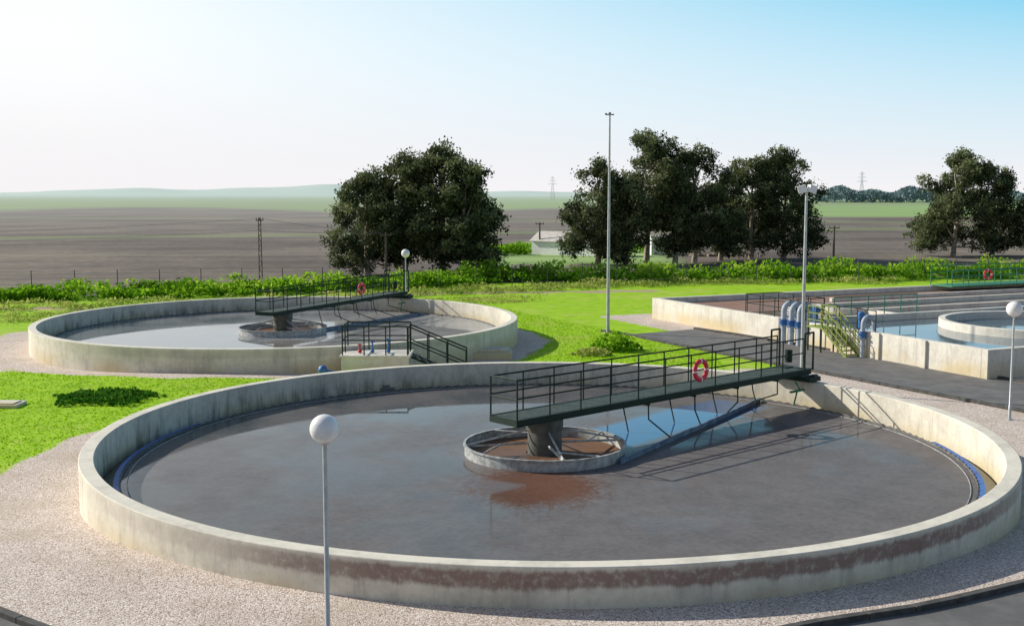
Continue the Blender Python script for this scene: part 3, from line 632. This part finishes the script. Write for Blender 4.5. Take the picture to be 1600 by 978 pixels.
cable((-23.6,108,4.5),(-75,104,3.4),.4,'thin dark overhead cable above the ploughed field'); cable((-23.6,108,4.5),(-11.6,106,4.3),.1,'thin dark overhead cable between two poles')
def pylon(x,y,h):
    e=empty('transmission_tower',(x,y,float(gz(x,y))),'distant grey lattice transmission tower on the horizon','pylon',group='lattice transmission towers')
    p=MB(); B=h*.1
    for sx in(-1,1):
        for sy in(-1,1): p.tube([(sx*B,sy*B,0),(sx*B*.3,sy*B*.3,h*.6),(sx*.3,sy*.3,h)],[.18,.15,.1],5)
    for i in range(7):
        z0=h*.6*i/6; w=B*(1-.7*i/6)
        for sy in(-1,1): p.tube([(-w,sy*w,z0),(w*.9,sy*w,z0+h*.1)],.07,4); p.tube([(w,sy*w,z0),(-w*.9,sy*w,z0+h*.1)],.07,4)
    p.obj('lattice_body',M['farsteel'],e)
    for z,w in((.66,.18),(.8,.14),(.92,.09)):
        c=MB(); c.tube([(-w*h,0,z*h),(w*h,0,z*h)],.12,5); c.tube([(-w*h,0,z*h),(0,0,(z+.06)*h)],.08,5); c.tube([(w*h,0,z*h),(0,0,(z+.06)*h)],.08,5); c.obj('crossarm',M['farsteel'],e)
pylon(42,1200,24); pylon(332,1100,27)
# white shed
e=empty('farm_shed',(8.2,149,0),'long low white farm shed with pale gable roof','shed',-.62)
w,l,h1,h2=11,4.0,1.8,2.9
mb=MB(); mb.add([(-w/2,-l/2,-.1),(w/2,-l/2,-.1),(w/2,l/2,-.1),(-w/2,l/2,-.1),(-w/2,-l/2,h1),(w/2,-l/2,h1),(w/2,l/2,h1),(-w/2,l/2,h1),(-w/2,0,h2),(w/2,0,h2)],[(0,1,5,4),(2,3,7,6),(3,0,4,8,7),(1,2,6,9,5)]); mb.obj('wall',M['paint'],e)
mb=MB()
for s in(-1,1): mb.add([(-w/2-.2,s*(l/2+.3),h1-.05),(w/2+.2,s*(l/2+.3),h1-.05),(w/2+.2,0,h2+.08),(-w/2-.2,0,h2+.08),(-w/2-.2,s*(l/2+.3),h1-.13),(w/2+.2,s*(l/2+.3),h1-.13),(w/2+.2,0,h2),(-w/2-.2,0,h2)],[(0,1,2,3),(4,5,6,7),(0,1,5,4),(0,3,7,4),(1,2,6,5)])
mb.obj('roof',M['roof'],e)
e=empty('farm_shed',(18.6,150,0),'small white farm outbuilding half hidden by trees','shed',.1)
mb=MB(); mb.box((0,0,1.1),(1.6,3,2.3)); mb.obj('wall',M['paint'],e); mb=MB(); mb.box((0,0,2.33),(1.9,3.4,.15),ry=.08); mb.obj('roof',M['roof'],e)
mb=MB()
for i in range(60): mb.box((random.uniform(-4.5,4.5),random.uniform(-.8,.8),random.uniform(.0,.25)),(random.uniform(.3,.8),random.uniform(.3,.7),random.uniform(.15,.4)),random.uniform(0,3))
tag(mb.obj('rubble_pile',M['stone'],None,(27,146,0)),'low brown heap of broken stone near trees','rubble')
# ---------------------------------------------------------------- light, sky, camera
W=bpy.data.worlds.new('World'); S.world=W; W.use_nodes=True; nt=W.node_tree; bg=nt.nodes['Background']
sk=N(nt,'ShaderNodeTexSky',sky_type='NISHITA'); sk.sun_disc=False; sk.sun_elevation=SUNEL; sk.sun_rotation=SUNAZ; sk.dust_density=1.5; sk.air_density=1.0; sk.ozone_density=1.5
tc=N(nt,'ShaderNodeTexCoord'); sp=N(nt,'ShaderNodeSeparateXYZ'); L(nt,tc.outputs['Generated'],sp.inputs[0])
z=mth(nt,'MAXIMUM',sp.outputs[2],0.0); cf=mth(nt,'MAXIMUM',mth(nt,'MULTIPLY_ADD',sp.outputs[0],8.5,3.2),.25)
f=mth(nt,'SUBTRACT',1.0,mth(nt,'ADD',mth(nt,'MULTIPLY',z,cf),mth(nt,'MULTIPLY',mth(nt,'MULTIPLY',z,z),1.2)))
f=mth(nt,'MULTIPLY',mth(nt,'MINIMUM',mth(nt,'MAXIMUM',f,0.0),1.0),.98)
f=mth(nt,'MULTIPLY',f,mth(nt,'MULTIPLY',framp(nt,z,.75,.3),mth(nt,'MULTIPLY_ADD',framp(nt,sp.outputs[1],-.4,.3),.75,.25)))
haze=mixc(nt,framp(nt,sp.outputs[2],.0,.14),(9.4,9.1,9.2),(10.4,10.4,10.4))
skl=mixc(nt,framp(nt,z,.6,.25),sk.outputs[0],mixc(nt,.85,sk.outputs[0],(2.9,7.4,9.9)))
skl=mixc(nt,framp(nt,sp.outputs[1],-.4,.3),sk.outputs[0],skl)
c=mixc(nt,f,skl,haze); L(nt,c,bg.inputs[0]); bg.inputs[1].default_value=.1
ld=bpy.data.lights.new('sun','SUN'); ld.energy=5.0; ld.angle=math.radians(.5); ld.color=(1,.95,.84)
lo=bpy.data.objects.new('sun',ld); COL.objects.link(lo)
sd=Vector((math.sin(SUNAZ)*math.cos(SUNEL),math.cos(SUNAZ)*math.cos(SUNEL),math.sin(SUNEL))); lo.rotation_euler=sd.to_track_quat('Z','Y').to_euler(); lo.location=(-30,20,40)
cd=bpy.data.cameras.new('camera'); co=bpy.data.objects.new('camera',cd); COL.objects.link(co); co.location=(0,0,8.1)
co.rotation_euler=(math.radians(90-6.0),0,0); cd.sensor_width=36; cd.lens=36*1800/1600; cd.clip_end=20000; cd.clip_start=.2
S.camera=co
S.view_settings.view_transform='Standard'; S.view_settings.look='None'; S.view_settings.exposure=0
